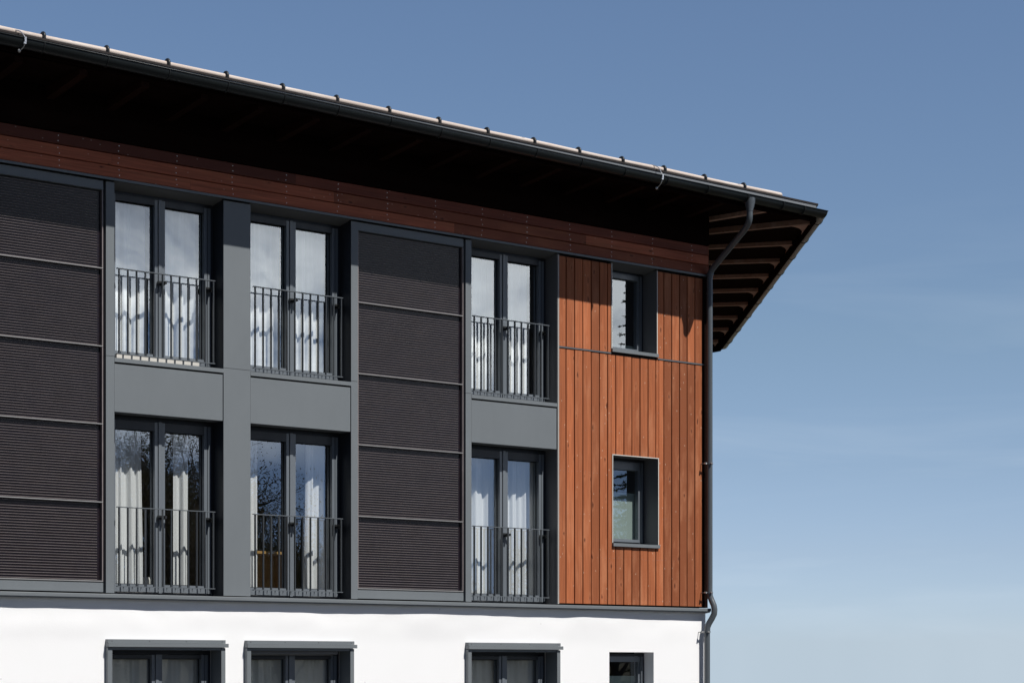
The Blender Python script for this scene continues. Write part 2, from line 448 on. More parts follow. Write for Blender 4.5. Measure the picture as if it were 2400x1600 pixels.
# --- windows
def french_window(a, b, z0, z1, ftop, fbot, label, yf=0.25, white_strip=False):
    """double-leaf door: fixed frame, two leaves, mullion, two panes"""
    c = (a+b)/2-0.008; y2 = yf+0.018; yg = yf+0.07; yb = yf+0.13
    fr = MB()
    fr.box(a, a+0.040, y2, yb, z0, z1); fr.box(b-0.040, b, y2, yb, z0, z1)
    fr.box(a+0.040, b-0.040, y2, yb, z1-0.05, z1); fr.box(a+0.040, b-0.040, y2, yb, z0, z0+0.025)
    W = fr.build('window', M['frame_shaded'], B, label)
    zt, zb = z1-ftop, z0+fbot
    for s in (0, 1):
        lf = MB()
        if s == 0: x0, x1, so, si = a+0.043, c-0.030, a+0.137, c-0.072
        else: x0, x1, so, si = c+0.030, b-0.043, b-0.137, c+0.072
        ox0, ox1 = (x0, so) if s == 0 else (so, x1)
        mid = (ox0+ox1)/2
        lf.box(ox0, mid-0.004, yf, yb-0.01, z0+0.03, z1-0.055)      # outer stile in two strips
        lf.box(mid+0.004, ox1, yf, yb-0.01, z0+0.03, z1-0.055)
        lf.box(mid-0.004, mid+0.004, yf+0.02, yb-0.012, z0+0.03, z1-0.055, 1)
        ix0, ix1 = (si, x1) if s == 0 else (x0, si)
        lf.box(ix0, ix1, yf, yb-0.01, z0+0.03, z1-0.055)
        g0, g1 = (ox1, ix0) if s == 0 else (ix1, ox0)
        lf.box(g0, g1, yf, yb-0.01, zt, z1-0.055, 2); lf.box(g0, g1, yf+0.001, yb-0.01, z0+0.03, zb)
        lf.build('leaf', [M['grey_frame'], M['black'], M['frame_shaded']], W)
        gp = MB()
        gp.add([(g0, yg, zb), (g1, yg, zb), (g1, yg, zt), (g0, yg, zt)], [(0, 1, 2, 3)])
        gp.build('glass_pane', M['glass'], W)
        ed = MB()                                               # spacer bead around the pane
        w = 0.009
        ed.box(g0, g0+w, yg-0.012, yg-0.002, zb, zt); ed.box(g1-w, g1, yg-0.012, yg-0.002, zb, zt)
        ed.box(g0+w, g1-w, yg-0.012, yg-0.002, zt-w, zt); ed.box(g0+w, g1-w, yg-0.012, yg-0.002, zb, zb+w)
        ed.build('glazing_bead', M['black'], W)
    mu = MB()
    mu.box(c-0.0225, c+0.0225, yf-0.012, yb-0.02, z0+0.02, z1-0.05)
    mu.box(c-0.0295, c+0.0295, yf+0.022, yb-0.018, z0+0.02, z1-0.05, 1)
    mu.build('mullion', [M['grey_frame'], M['black']], W)
    return W

def small_window(a, b, z0, z1, ftop, fbot, label, yf=0.29):
    y2 = yf+0.018; yg = yf+0.06; yb = yf+0.12
    fr = MB()
    fr.box(a, a+0.035, y2, yb, z0, z1); fr.box(b-0.035, b, y2, yb, z0, z1)
    fr.box(a+0.035, b-0.035, y2, yb, z1-0.04, z1); fr.box(a+0.035, b-0.035, y2, yb, z0, z0+0.04)
    W = fr.build('window', M['frame_shaded'], B, label)
    zt, zb = z1-ftop, z0+fbot; w = 0.105
    lf = MB()
    lf.box(a+0.038, a+w, yf, yb-0.01, z0+0.043, z1-0.043)
    lf.box(b-w, b-w+0.035, yf+0.03, yb-0.01, z0+0.043, z1-0.043)
    lf.box(b-w+0.035, b-0.062, yf, yb-0.01, z0+0.043, z1-0.043); lf.box(b-0.056, b-0.038, yf, yb-0.01, z0+0.043, z1-0.043)
    lf.box(a+w, b-w, yf, yb-0.01, zt, z1-0.043); lf.box(a+w, b-w, yf, yb-0.01, z0+0.043, zb)
    lf.build('leaf', M['grey_frame'], W)
    gp = MB(); gp.add([(a+w, yg, zb), (b-w, yg, zb), (b-w, yg, zt), (a+w, yg, zt)], [(0, 1, 2, 3)])
    gp.build('glass_pane', M['glass'], W)
    return W

names = ['left', 'middle', 'right']
for i, (a, b) in enumerate(OPEN):
    french_window(a+0.0035, b-0.0035, 2.905, 5.128, 0.165, 0.125, None)
    french_window(a+0.0035, b-0.0035, 5.812, 7.930, 0.125, 0.115, None)
for i, (a, b) in enumerate(GW):
    french_window(a+0.001, b-0.001, 0.33, 2.205, 0.105, 0.12, None, yf=0.20)
small_window(-1.862, -0.978, 6.69, 7.930, 0.12, 0.085, None)
small_window(-1.846, -0.952, 3.826, 5.117, 0.165, 0.085, None)
small_window(GS[0]+0.001, GS[1]-0.001, 0.9, 2.195, 0.125, 0.09, None, yf=0.20)

# white strip on the threshold of the first top door
mb = MB(); mb.box(-9.80, -8.64, 0.205, 0.245, 5.83, 5.885); mb.build('threshold_strip', M['trim'], B, 'bright white strip below the railing of the upper left door')

# linings + sills of the small windows in the timber
def lining(a, b, z0, z1, trim_top):
    mb = MB(); t = 0.012
    for p, q in ((a-t, a), (b, b+t)):
        mb = MB(); mb.box(p, q, -0.006, 0.40, z0, z1); mb.box(p-0.001, q+0.001, -0.009, -0.0062, z0, z1, 1)   # pale cut edge on the front
        mb.build('window_lining', [M['reveal'], M['trim']], B)
    if trim_top:
        mb = MB(); mb.box(a-t, b+t, -0.006, 0.40, z1+0.0005, z1+t); mb.box(a-t-0.001, b+t+0.001, -0.0095, -0.0062, z1, z1+t+0.001, 1)
        mb.build('window_lining', [M['reveal'], M['trim']], B)
    s = MB(); s.hexa([(a-0.012, -0.035, z0-0.052), (b+0.012, -0.035, z0-0.052), (b+0.012, 0.36, z0-0.052), (a-0.012, 0.36, z0-0.052),
                      (a-0.012, -0.035, z0-0.004), (b+0.012, -0.035, z0-0.004), (b+0.012, 0.36, z0+0.010), (a-0.012, 0.36, z0+0.010)])
    s.build('window_sill', M['grey'], B)
lining(-1.863, -0.975, 6.69, 7.945, False)
lining(-1.847, -0.949, 3.826, 5.118, True)

# --- timber cladding: individual boards with gaps, one mesh
def cladding():
    mb = MB(); rnd = random.Random(11)
    xs = [-2.876, -2.736, -2.578, -2.42, -2.26, -2.101, -1.943, -1.787, -1.628, -1.469, -1.307, -1.148, -0.99, -0.828, -0.668, -0.507, -0.350, -0.189, -0.024]
    g = 0.0075
    zj = 6.617
    def board(x0, x1, z0, z1, tone):
        y = 0.004*rnd.random()-0.002
        b = 0.004
        v = [(x0, y+b, z0), (x0+b, y, z0), (x1-b, y, z0), (x1, y+b, z0)]
        w = [(p[0], p[1], z1) for p in v]
        mb.add(v+w, [(0, 1, 5, 4), (1, 2, 6, 5), (2, 3, 7, 6)], 0, tone)
        back = [(x0, 0.03, z0), (x1, 0.03, z0), (x1, 0.03, z1), (x0, 0.03, z1)]
        mb.add([v[0], back[0], back[3], w[0]], [(0, 3, 2, 1)], 0, tone)
        mb.add([v[3], back[1], back[2], w[3]], [(0, 1, 2, 3)], 0, tone)
        mb.add([v[0], v[1], v[2], v[3], back[1], back[0]], [(5, 4, 3, 2, 1, 0)], 0, tone)
        mb.add([w[0], w[1], w[2], w[3], back[2], back[3]], [(0, 1, 2, 3, 4, 5)], 0, tone)
        # nail heads, two per board and batten
        z = z0+0.06
        while z < z1-0.02:
            for fx in (0.25, 0.75):
                xx = x0+(x1-x0)*fx+rnd.uniform(-0.006, 0.006); zz = z+rnd.uniform(-0.01, 0.01); r = 0.0034
                if rnd.random() < 0.7:
                    mb.add([(xx+r*math.cos(k*math.pi/3), y-0.0012, zz+r*math.sin(k*math.pi/3)) for k in range(6)], [(5, 4, 3, 2, 1, 0)], 2)
            z += 0.62
    for i in range(len(xs)-1):
        x0, x1 = xs[i]+g, xs[i+1]-g
        t_low, t_up = rnd.random(), rnd.random()
        # lower field 2.912 .. joint, upper field joint .. 7.93
        for (z0, z1, t, wa, wb, wz0, wz1) in ((2.918, zj-0.014, t_low, -1.862, -0.934, 3.770, 5.133), (zj+0.014, 7.93, t_up, -1.878, -0.960, 6.630, 8.5)):
            if x1 <= wa or x0 >= wb: board(x0, x1, z0, z1, t)
            else:
                l = (x0, min(x1, wa)); r = (max(x0, wb), x1)
                if l[1]-l[0] > 0.012: board(l[0], l[1], z0, z1, t)
                if r[1]-r[0] > 0.012: board(r[0], r[1], z0, z1, t)
                c0, c1 = max(x0, wa), min(x1, wb)
                if wz0-z0 > 0.02: board(c0, c1, z0, wz0, t)
                if z1-wz1 > 0.02: board(c0, c1, wz1, z1, t if rnd.random() < 0.6 else rnd.random())
    # dark ventilated gap behind, in pieces around the windows
    for (x0, x1, z0, z1) in ((-2.888, -1.880, 2.912, 7.95), (-0.93, -0.020, 2.912, 7.95), (-1.880, -0.93, 2.912, 3.765), (-1.880, -0.93, 5.140, 6.628)):
        mb.box(x0, x1, 0.031, 0.095, z0, z1, 1)
    mb.build('timber_cladding', [M['clad'], M['black'], M['nail']], B)
    for p, q in ((-2.874, -1.885), (-0.955, -0.004)):
        j = MB(); j.box(p, q, -0.010, 0.028, zj-0.009, zj+0.009); j.build('joint_profile', M['iron'], B)
    e = MB(); e.box(-2.8885, -2.8765, -0.008, 0.031, 2.905, 7.945); e.build('pale_edge_trim', M['trim'], B)
    e = MB(); e.box(-0.0195, 0.105, 0.028, 0.11, 2.90, 8.0); e.build('corner_strip', M['soffit'], B)
cladding()

# boards on the chamfered end
def end_cladding():
    mb = MB(); rnd = random.Random(3)
    p0 = Vector((0.02, 0.12, 0)); d = Vector((CD[0], CD[1], 0)); n = Vector((CN[0], CN[1], 0))
    t = 0.12
    while t < 11.2:
        a = p0+d*t; b = p0+d*(t+0.148); z0, z1 = 2.92, 8.94; tone = rnd.random(); k = 0.03
        v = [a+n*0.004, b+n*0.004, b+n*k, a+n*k]
        mb.hexa([(q.x, q.y, z0) for q in (v[3], v[2], v[1], v[0])]+[(q.x, q.y, z1) for q in (v[3], v[2], v[1], v[0])], 0, tone)
        t += 0.160
    mb.build('timber_cladding', [M['clad']], B)
end_cladding()

# --- frieze boards under the eaves
def frieze():
    mb = MB(); rnd = random.Random(5)
    z = 7.99; hgt = 0.148
    rows = 3
    for r in range(rows):
        z0 = z+r*hgt; x = XL-rnd.random()*3
        while x < 0.05:
            ln = rnd.uniform(3.2, 5.2); x0, x1 = max(x, XL), min(x+ln, 0.05)
            if x1 > x0+0.02:
                t = rnd.random(); b = 0.006; y = -0.042+0.002*rnd.random()
                v = [(x0, y+b, z0+0.005), (x0, y, z0+0.005+b), (x0, y, z0+hgt-0.004-b), (x0, y+b, z0+hgt-0.004)]
                w = [(x1-0.002, p[1], p[2]) for p in v]
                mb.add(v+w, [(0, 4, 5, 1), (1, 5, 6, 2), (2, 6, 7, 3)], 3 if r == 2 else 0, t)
                mb.add([v[0], w[0], (x1-0.002, 0.0, z0+0.005), (x0, 0.0, z0+0.005)], [(3, 2, 1, 0)], 0, t)
                mb.add([v[3], w[3], (x1-0.002, 0.0, z0+hgt-0.004), (x0, 0.0, z0+hgt-0.004)], [(0, 1, 2, 3)], 0, t)
            x += ln
        # nails: a column at each batten
        k = 0
        while True:
            bx = -0.30-0.80*k
            if bx < XL: break
            for fz in (0.28, 0.72):
                xx = bx+rnd.uniform(-0.012, 0.012); zz = z0+hgt*fz; rr = 0.0062
                mb.add([(xx+rr*math.cos(q*math.pi/3), -0.0445, zz+rr*math.sin(q*math.pi/3)) for q in range(6)], [(5, 4, 3, 2, 1, 0)], 2)
            k += 1
    mb.box(XL, 0.05, -0.012, 0.09, 7.992, 8.43, 1)
    # end grain return at the corner
    mb.box(0.0501, 0.058, -0.042, 0.10, 7.992, 8.43, 0, 0.3)
    mb.build('timber_frieze', [M['frieze'], M['black'], M['nail_bright'], M['frieze_shaded']], B)
    wp = MB(); wp.box(XL, 0.052, -0.060, 0.09, 8.436, 8.949); wp.build('eave_shade_board', M['soffit'], B)  # near-black board added to paint the eave shade above the frieze
    f = MB(); f.box(XL, 0.06, -0.052, 0.09, 7.976, 7.989); f.box(XL, 0.06, -0.0535, -0.048, 7.958, 7.976); f.build('drip_flashing', M['grey'], B)
frieze()

# --- solar panels: two columns of five collectors
DIV = [3.043, 4.010, 4.9665, 5.919, 6.873, 7.827]
def solar_column(x0, x1, which):
    top = MB(); top.box(x0, x1, 0.002, 0.09, 7.838, 7.945); top.box(x0, x1, 0.0, 0.09, 7.832, 7.836)
    top.build('cover_plate', M['grey'], B)
    bot = MB(); bot.box(x0, x1, 0.002, 0.09, 2.912, 3.026); bot.build('cover_plate', M['grey'], B)
    gp = MB(); gp.box(x1, x1+0.038, 0.06, 0.095, 2.91, 7.94); gp.build('shadow_gap', M['black'], B)
    for k in range(5):
        z0, z1 = DIV[k]+0.006, DIV[k+1]-0.006
        mb = MB()
        mb.box(x0+0.012, x1-0.012, 0.050, 0.09, z0, z1)
        p = mb.build('solar_panel', M['absorber'], B)
        rb = MB(); n = 29; pitch = (z1-z0)/n
        for r in range(n):
            z = z0+pitch*(r+0.5); h = 0.0068
            xa, xb = x0+0.02, x1-0.062
            rb.add([(xa, 0.050, z-h/2), (xb, 0.050, z-h/2), (xb, 0.040, z-h/2+0.002), (xa, 0.040, z-h/2+0.002),
                    (xa, 0.040, z+h/2-0.002), (xb, 0.040, z+h/2-0.002), (xa, 0.050, z+h/2), (xb, 0.050, z+h/2)],
                   [(0, 1, 2, 3), (3, 2, 5, 4), (4, 5, 7, 6), (1, 7, 5, 2), (0, 3, 4, 6)])
        rb.build('ribs', M['rib'], p)
        for xa in (x0, x1-0.012):
            fr = MB(); fr.box(xa, xa+0.012, 0.004, 0.09, z0-0.006, z1+0.006); fr.build('side_frame', M['rib'], p)
        dv = MB(); zz = DIV[k]
        dv.tube([(x0+0.001, 0.010, zz), (x1-0.001, 0.010, zz)], 0.0092, 10)
        dv.box(x0+0.0125, x1-0.0125, 0.014, 0.09, zz-0.005, zz+0.005)
        dv.build('divider_bar', M['alu'], p)
solar_column(-6.352+0.002, -4.589, 'right')
solar_column(-11.843, -10.087+0.001, 'left')

# --- balustrades
def balustrade(a, b, zt, zb):
    y = 0.115
    rail = MB()
    x0, x1 = b-0.086-11*0.1205-0.03, b-0.066
    rail.box(x0, x1, y-0.020, y+0.020, zt-0.010, zt)
    Bl = rail.build('balustrade', M['iron'], B)
    br = MB(); br.box(x0, x1, y-0.018, y+0.018, zb-0.010, zb)
    br.build('bottom_rail', M['iron'], Bl)
    proto = None
    for k in range(12):
        xx = b-0.086-k*0.1205
        if proto is None:
            m = MB(); m.box(xx-0.006, xx+0.006, y-0.015, y+0.015, zb, zt-0.010)
            proto = m.build('baluster', M['iron_dark'], Bl); loc0 = proto.location.copy(); x_0 = xx
        else:
            c = proto.copy(); col.objects.link(c); c.location = loc0 + Vector((xx-x_0, 0, 0))
    # stubs between bottom rail and sill
    proto = None
    for k in range(11):
        xx = b-0.086-(k+0.5)*0.1205
        if proto is None:
            m = MB(); m.box(xx-0.004, xx+0.004, y-0.004, y+0.004, zb-0.055, zb-0.010)
            proto = m.build('foot', M['iron'], Bl); loc0 = proto.location.copy(); x_0 = xx
        else:
            c = proto.copy(); col.objects.link(c); c.location = loc0 + Vector((xx-x_0, 0, 0))
    for xm in ((a+b)/2-0.008, b-0.10):
        m = MB()
        m.box(xm-0.045, xm+0.045, 0.205, 0.2375, zt-0.125, zt-0.075); m.box(xm+0.010, xm+0.035, y+0.015, 0.205, zt-0.118, zt-0.082)
        m.build('bracket', M['hook'], Bl)
for (a, b) in OPEN:
    balustrade(a, b, 6.927, 5.872); balustrade(a, b, 3.978, 2.998)

# --- ground floor hoods
for i, (a, b) in enumerate(GW):
    mb = MB(); o = 0.058
    mb.box(a-o, b+o, -0.075, 0.02, 2.292, 2.336)
    mb.box(a-o-0.004, b+o+0.03, -0.100, 0.02, 2.243, 2.2905)
    for k in range(4):
        xx = a-o+0.05+k*(b-a+2*o-0.1)/3
        mb.add([(xx+0.006*math.cos(q*math.pi/3), -0.0765, 2.314+0.006*math.sin(q*math.pi/3)) for q in range(6)], [(5, 4, 3, 2, 1, 0)], 1)
    mb.build('window_hood', [M['grey'], M['hook']], B)
    mb = MB()
    mb.box(a-o, a, -0.070, 0.195, 0.3, 2.235); mb.box(b, b+o, -0.070, 0.195, 0.3, 2.235)
    mb.box(a-0.001, b+0.001, -0.06, 0.19, 2.207, 2.240)
    mb.build('window_surround', M['grey'], B)
mb = MB(); a, b = GW[1]
mb.hexa([(a+0.02, 0.0, 2.165), (b-0.16, 0.0, 2.165), (b-0.16, 0.17, 2.145), (a+0.02, 0.17, 2.145), (a+0.02, 0.0, 2.205), (b-0.16, 0.0, 2.205), (b-0.16, 0.17, 2.205), (a+0.02, 0.17, 2.205)])
mb.build('blind_box', M['reveal'], B)

# --- eaves and roof
def zr(x): return 9.165-0.0074*(x+11.9)          # underside of roof edge
def zg(x): return 9.112-0.0108*(x+11.95)         # gutter lip
TIP = (1.455, -1.085)
E1 = (TIP[0]+CD[0]*12.55, TIP[1]+CD[1]*12.55)    # far end of the chamfer eave
E2 = (E1[0], 23.0)
# roof: pitched sheets over the eave outline
def roof():
    mb = MB()
    ring = [(XL-0.3, -1.06), (1.40, -1.06), (E1[0]-0.05, E1[1]), (E2[0]-0.05, E2[1]), (XL-0.3, E2[1])]
    zz = [zr(p[0])+0.0 for p in ring]; zz[2] = 9.03; zz[3] = 9.03; zz[4] = 9.2
    inner = [(XL+5.5, 5.5), (-1.4, 5.5), (3.0, 11.5), (3.0, 17), (XL+5.5, 17)]
    n = 5
    V = [(p[0], p[1], h) for p, h in zip(ring, zz)] + [(p[0], p[1], h+0.024) for p, h in zip(ring, zz)] + [(p[0], p[1], 9.95) for p in inner]
    F = []
    for i in range(n):
        j = (i+1) % n
        F.append((i, j, j+n, i+n)); F.append((i+n, j+n, j+2*n, i+2*n))
    F.append(tuple(range(2*n, 3*n))); F.append(tuple(reversed(range(n))))
    mb.add(V, F)
    r = mb.build('roof', M['rooftile'], B)
    ap = MB()
    def pr(x): return (x, -1.045, zr(x))
    ap.hexa([(XL, -1.050, zg(XL)-0.06), (1.365, -1.050, zg(1.365)-0.05), (1.365, -1.030, zg(1.365)-0.05), (XL, -1.030, zg(XL)-0.06),
             (XL, -1.050, zr(XL)-0.001), (1.365, -1.050, zr(1.365)-0.001), (1.365, -1.030, zr(1.365)-0.001), (XL, -1.030, zr(XL)-0.001)])
    ap.build('apron', M['apron'], r)
    # soffit boards and fascias
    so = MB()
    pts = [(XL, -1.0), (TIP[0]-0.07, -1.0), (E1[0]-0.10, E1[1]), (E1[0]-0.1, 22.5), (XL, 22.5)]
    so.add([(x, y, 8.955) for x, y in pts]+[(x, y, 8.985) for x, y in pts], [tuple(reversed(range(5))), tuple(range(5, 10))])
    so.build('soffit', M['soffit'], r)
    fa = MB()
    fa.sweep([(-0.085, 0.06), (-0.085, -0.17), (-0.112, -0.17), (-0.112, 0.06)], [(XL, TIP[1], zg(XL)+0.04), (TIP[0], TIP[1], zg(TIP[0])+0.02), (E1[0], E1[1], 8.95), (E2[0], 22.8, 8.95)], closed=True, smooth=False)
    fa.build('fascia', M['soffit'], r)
    return r
ROOF = roof()

# rafters under the main eave
for k in range(21):
    x = -0.42-0.80*k
    if x < XL: break
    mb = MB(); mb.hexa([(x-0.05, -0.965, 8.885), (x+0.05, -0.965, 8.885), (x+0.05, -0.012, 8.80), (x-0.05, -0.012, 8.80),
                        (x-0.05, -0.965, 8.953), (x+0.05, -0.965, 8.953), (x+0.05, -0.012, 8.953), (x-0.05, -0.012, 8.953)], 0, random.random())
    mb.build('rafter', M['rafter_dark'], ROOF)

# rafters of the chamfered eave, most with a thin pale plate beside the outer end
RF = [((0.256, 0.236), (0.50, -0.80), 0.0), ((0.72, 1.05), (1.585, -0.70), 0.15), ((1.55, 1.90), (2.57, 0.636), 0.12), ((2.40, 2.85), (3.424, 1.747), 0.15),
      ((3.20, 3.90), (4.225, 2.815), 0.14), ((4.03, 5.00), (5.059, 3.907), 0.13), ((4.88, 6.12), (5.908, 5.034), 0.13),
      ((5.77, 7.30), (6.795, 6.221), 0.12), ((6.63, 8.45), (7.654, 7.366), 0.12), ((7.5, 9.6), (8.55, 8.60), 0.12)]
for i, (p, q, gus) in enumerate(RF):
    P = Vector((p[0], p[1], 0)); Q = Vector((q[0], q[1], 0)); d = (Q-P).normalized(); L = (Q-P).length
    P2 = Q-d*max(L, 1.9); L = (Q-P2).length
    nrm = Vector((-d.y, d.x, 0))
    hb = 0.080 if i == 1 else 0.060
    poly = [(0, 8.953), (0, 8.953-hb), (L, 8.953-hb), (L, 8.953)]
    mb = MB(); mb.prism([P2+d*s+Vector((0, 0, z)) for s, z in poly], nrm*0.09, 0, 0.2+0.7*random.random())
    o = mb.build('rafter', M['rafter'], ROOF)
    if gus > 0:
        e = Vector((CD[0], CD[1], 0)); la, lb = (0.55, 0.85) if i == 1 else (0.36, 0.72)
        C0 = Q+nrm*0.001; z0 = 8.953-hb+0.004
        pl = [C0, C0-d*la]
        for k in range(1, 10):
            a = k/10*math.pi/2
            pl.append(C0-d*la*(1-math.sin(a))*1.0+e*lb*(1-math.cos(a)))
        pl.append(C0+e*lb)
        g = MB(); g.prism([p+Vector((0, 0, z0)) for p in pl], (0, 0, 0.018), 0, random.random()); g.build('eave_plate', M['rafter'], ROOF)

# gutter, one folded channel round the tip
def gutter():
    prof = []
    prof.append((-0.078, 0.03))
    for k in range(13):
        a = math.pi+math.pi*k/12
        prof.append((0.078*math.cos(a), 0.097*math.sin(a)*1.0))
    prof += [(0.078, 0.006), (0.088, 0.010), (0.092, 0.002), (0.084, -0.006)]
    mb = MB()
    zt = zg(TIP[0])
    path = [(XL, TIP[1], zg(XL)), (-8, TIP[1], zg(-8)), (-4, TIP[1], zg(-4)), (TIP[0], TIP[1], zt), (E1[0], E1[1], zt-0.035), (E2[0], 22.9, zt-0.05)]
    bis = MB(); bis.sweep(prof, path)                        # mitred at the tip, then cut there into two parts
    m = len(prof)
    def piece(r0, r1, name, mat):
        q = MB(); V = bis.v[r0*m:(r1+1)*m]; k = r1-r0
        q.add(V, [(i*m+j, (i+1)*m+j, (i+1)*m+j+1, i*m+j+1) for i in range(k) for j in range(m-1)], 0, 0.5, True)
        o = q.build(name, M[mat], B)
        sol = o.modifiers.new('thickness', 'SOLIDIFY'); sol.thickness = 0.003; sol.offset = 1
        return o
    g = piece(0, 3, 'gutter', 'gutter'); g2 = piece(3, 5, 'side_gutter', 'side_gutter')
    # brackets
    def ring(cx, cy, cz, t):
        nx = Vector((t[1], -t[0], 0)); pts = []
        for k in range(15):
            a = math.pi+math.pi*k/14
            pts.append(Vector((cx, cy, cz))+nx*(0.086*math.cos(a))+Vector((0, 0, 0.105*math.sin(a))))
        m = MB(); m.tube(pts, 0.0075, 6); return m
    x = -0.20
    while x > XL:
        ring(x, TIP[1], zg(x), (1, 0)).build('gutter_bracket', M['hook'], g); x -= 0.80
    for s in (0.55, 1.0): ring(s, TIP[1], zg(s), (1, 0)).build('gutter_bracket', M['hook'], g)
    for s in (0.42, 1.77, 3.08, 4.42, 5.76, 7.22, 8.72, 10.32, 11.75):
        ring(TIP[0]+CD[0]*s, TIP[1]+CD[1]*s, zt-0.035*s/12.55, CD).build('gutter_bracket', M['hook'], g2)
    return g
gutter()

# snow guard: a debarked round log held by hooks
def snow_guard():
    mb = MB(); pts = []; rs = []
    n = 90
    for i in range(n+1):
        x = XL+(0.64-XL)*i/n
        seg = math.floor((x+12.0)/3.9)
        dz = 0.005*mnoise.noise(Vector((x*0.8, 0, 0))); r = 0.032+0.0045*mnoise.noise(Vector((x*0.9, 3, 0)))+0.0015*(seg % 2)
        pts.append((x, -0.995, zr(x)+0.024+0.029+dz)); rs.append(r)
    pts += [(0.665, -0.995, zr(0.66)+0.053)]; rs += [0.022]
    mb.tube(pts, rs, 14)
    g = mb.build('snow_guard_log', M['log'], B)
    x = 0.655-0.80
    while x > XL:
        pts = []
        for k in range(13):
            a = R(-15)+R(215)*k/12
            pts.append((x, -0.995-0.050*math.cos(a), zr(x)+0.055+0.050*math.sin(a)))
        m = MB(); m.tube(pts, 0.018, 8)
        m.tube([(x, -1.044, zr(x)+0.05), (x, -1.044, zr(x)+0.026)], 0.018, 8)
        m.build('log_hook', M['hook'], g); x -= 0.80
snow_guard()

# lightning conductor leads hanging over the gutter
def lead(pts):
    mb = MB(); P = [Vector(p) for p in pts]; Q = []
    for i in range(len(P)-1):
        p0 = P[max(i-1, 0)]; p1 = P[i]; p2 = P[i+1]; p3 = P[min(i+2, len(P)-1)]
        for k in range(5):
            t = k/5
            Q.append(0.5*((2*p1)+(p2-p0)*t+(2*p0-5*p1+4*p2-p3)*t*t+(3*p1-p0-3*p2+p3)*t**3))
    Q.append(P[-1]); mb.tube(Q, 0.006, 8)
    w = mb.build('lightning_lead', M['wire'], B)
    m = MB(); c = P[-1]; r = 0.021; V = []; F = []
    for j in range(7):
        for k in range(10):
            a = math.pi*j/6; b = 2*math.pi*k/10
            V.append((c.x+r*math.sin(a)*math.cos(b), c.y+r*math.sin(a)*math.sin(b), c.z+r*math.cos(a)))
    for j in range(6):
        for k in range(10): F.append((j*10+k, (j+1)*10+k, (j+1)*10+(k+1) % 10, j*10+(k+1) % 10))
    m.add(V, F, 0, 0.5, True); m.build('end_knob', M['wire'], w)
    m = MB(); p = P[3]; m.box(p.x-0.022, p.x+0.008, p.y-0.01, p.y+0.02, p.z-0.028, p.z-0.008); m.box(p.x-0.012, p.x+0.010, p.y-0.012, p.y+0.01, p.z-0.008, p.z+0.05); m.build('clamp', M['wire'], w)
lead([(-1.97, -0.99, 9.185), (-1.926, -1.09, 9.135), (-1.946, -1.18, 9.03), (-1.944, -1.20, 8.964), (-1.958, -1.17, 8.875), (-1.968, -1.10, 8.832)])
lead([(-11.70, -0.99, 9.235), (-11.667, -1.09, 9.20), (-11.654, -1.18, 9.125), (-11.651, -1.20, 9.06), (-11.663, -1.17, 9.0), (-11.679, -1.10, 8.975)])

# downpipe
def downpipe():
    mb = MB()
    xf, yf = -0.11, -1.10
    mb.tube([(xf, yf, 8.950), (xf, yf, 8.885), (xf, yf, 8.775), (xf, yf, 8.76)], [0.082, 0.080, 0.051, 0.051], 18)
    # swan neck from the outlet to the wall, then down the corner
    pts = [(xf, yf, 8.77), (xf, yf, 8.70), (xf, yf+0.005, 8.65), (xf+0.005, yf+0.03, 8.60), (xf+0.015, yf+0.075, 8.555), (xf+0.03, yf+0.14, 8.51),
           (0.030, -0.175, 8.085), (0.027, -0.125, 8.03), (0.024, -0.105, 7.97), (0.022, -0.100, 7.90), (0.022, -0.100, 3.30), (0.022, -0.100, 3.13),
           (0.026, -0.108, 3.07), (0.034, -0.140, 3.00), (0.040, -0.175, 2.93), (0.040, -0.190, 2.87), (0.036, -0.185, 2.80), (0.016, -0.155, 2.73), (-0.010, -0.122, 2.66), (-0.026, -0.104, 2.60), (-0.030, -0.100, 2.52), (-0.030, -0.100, 0.05)]
    mb.tube(pts, 0.046, 18)
    p = mb.build('downpipe', M['pipe'], B)
    for z, x, y in ((7.99, 0.0245, -0.108), (7.70, 0.022, -0.100), (5.10, 0.022, -0.100), (3.13, 0.022, -0.100), (2.53, -0.030, -0.100)):
        m = MB(); m.tube([(x, y, z-0.014), (x, y, z+0.014)], 0.0525, 18)
        if z in (5.10, 3.13, 2.53):
            m.tube([(x-0.085, y+0.0, z-0.004), (x-0.05, y, z-0.004)], 0.012, 8); m.tube([(x-0.087, y-0.02, z-0.004), (x-0.087, y+0.02, z-0.004)], 0.014, 8, 1)
            m.tube([(x-0.02, y-0.075, z-0.002), (x-0.02, y-0.05, z-0.002)], 0.013, 8, 1)
            m.tube([(x-0.087, y, z-0.004), (x-0.087, 0.05, z-0.004)], 0.006, 6)
        m.build('pipe_clamp', [M['pipe'], M['nail']], p)
downpipe()

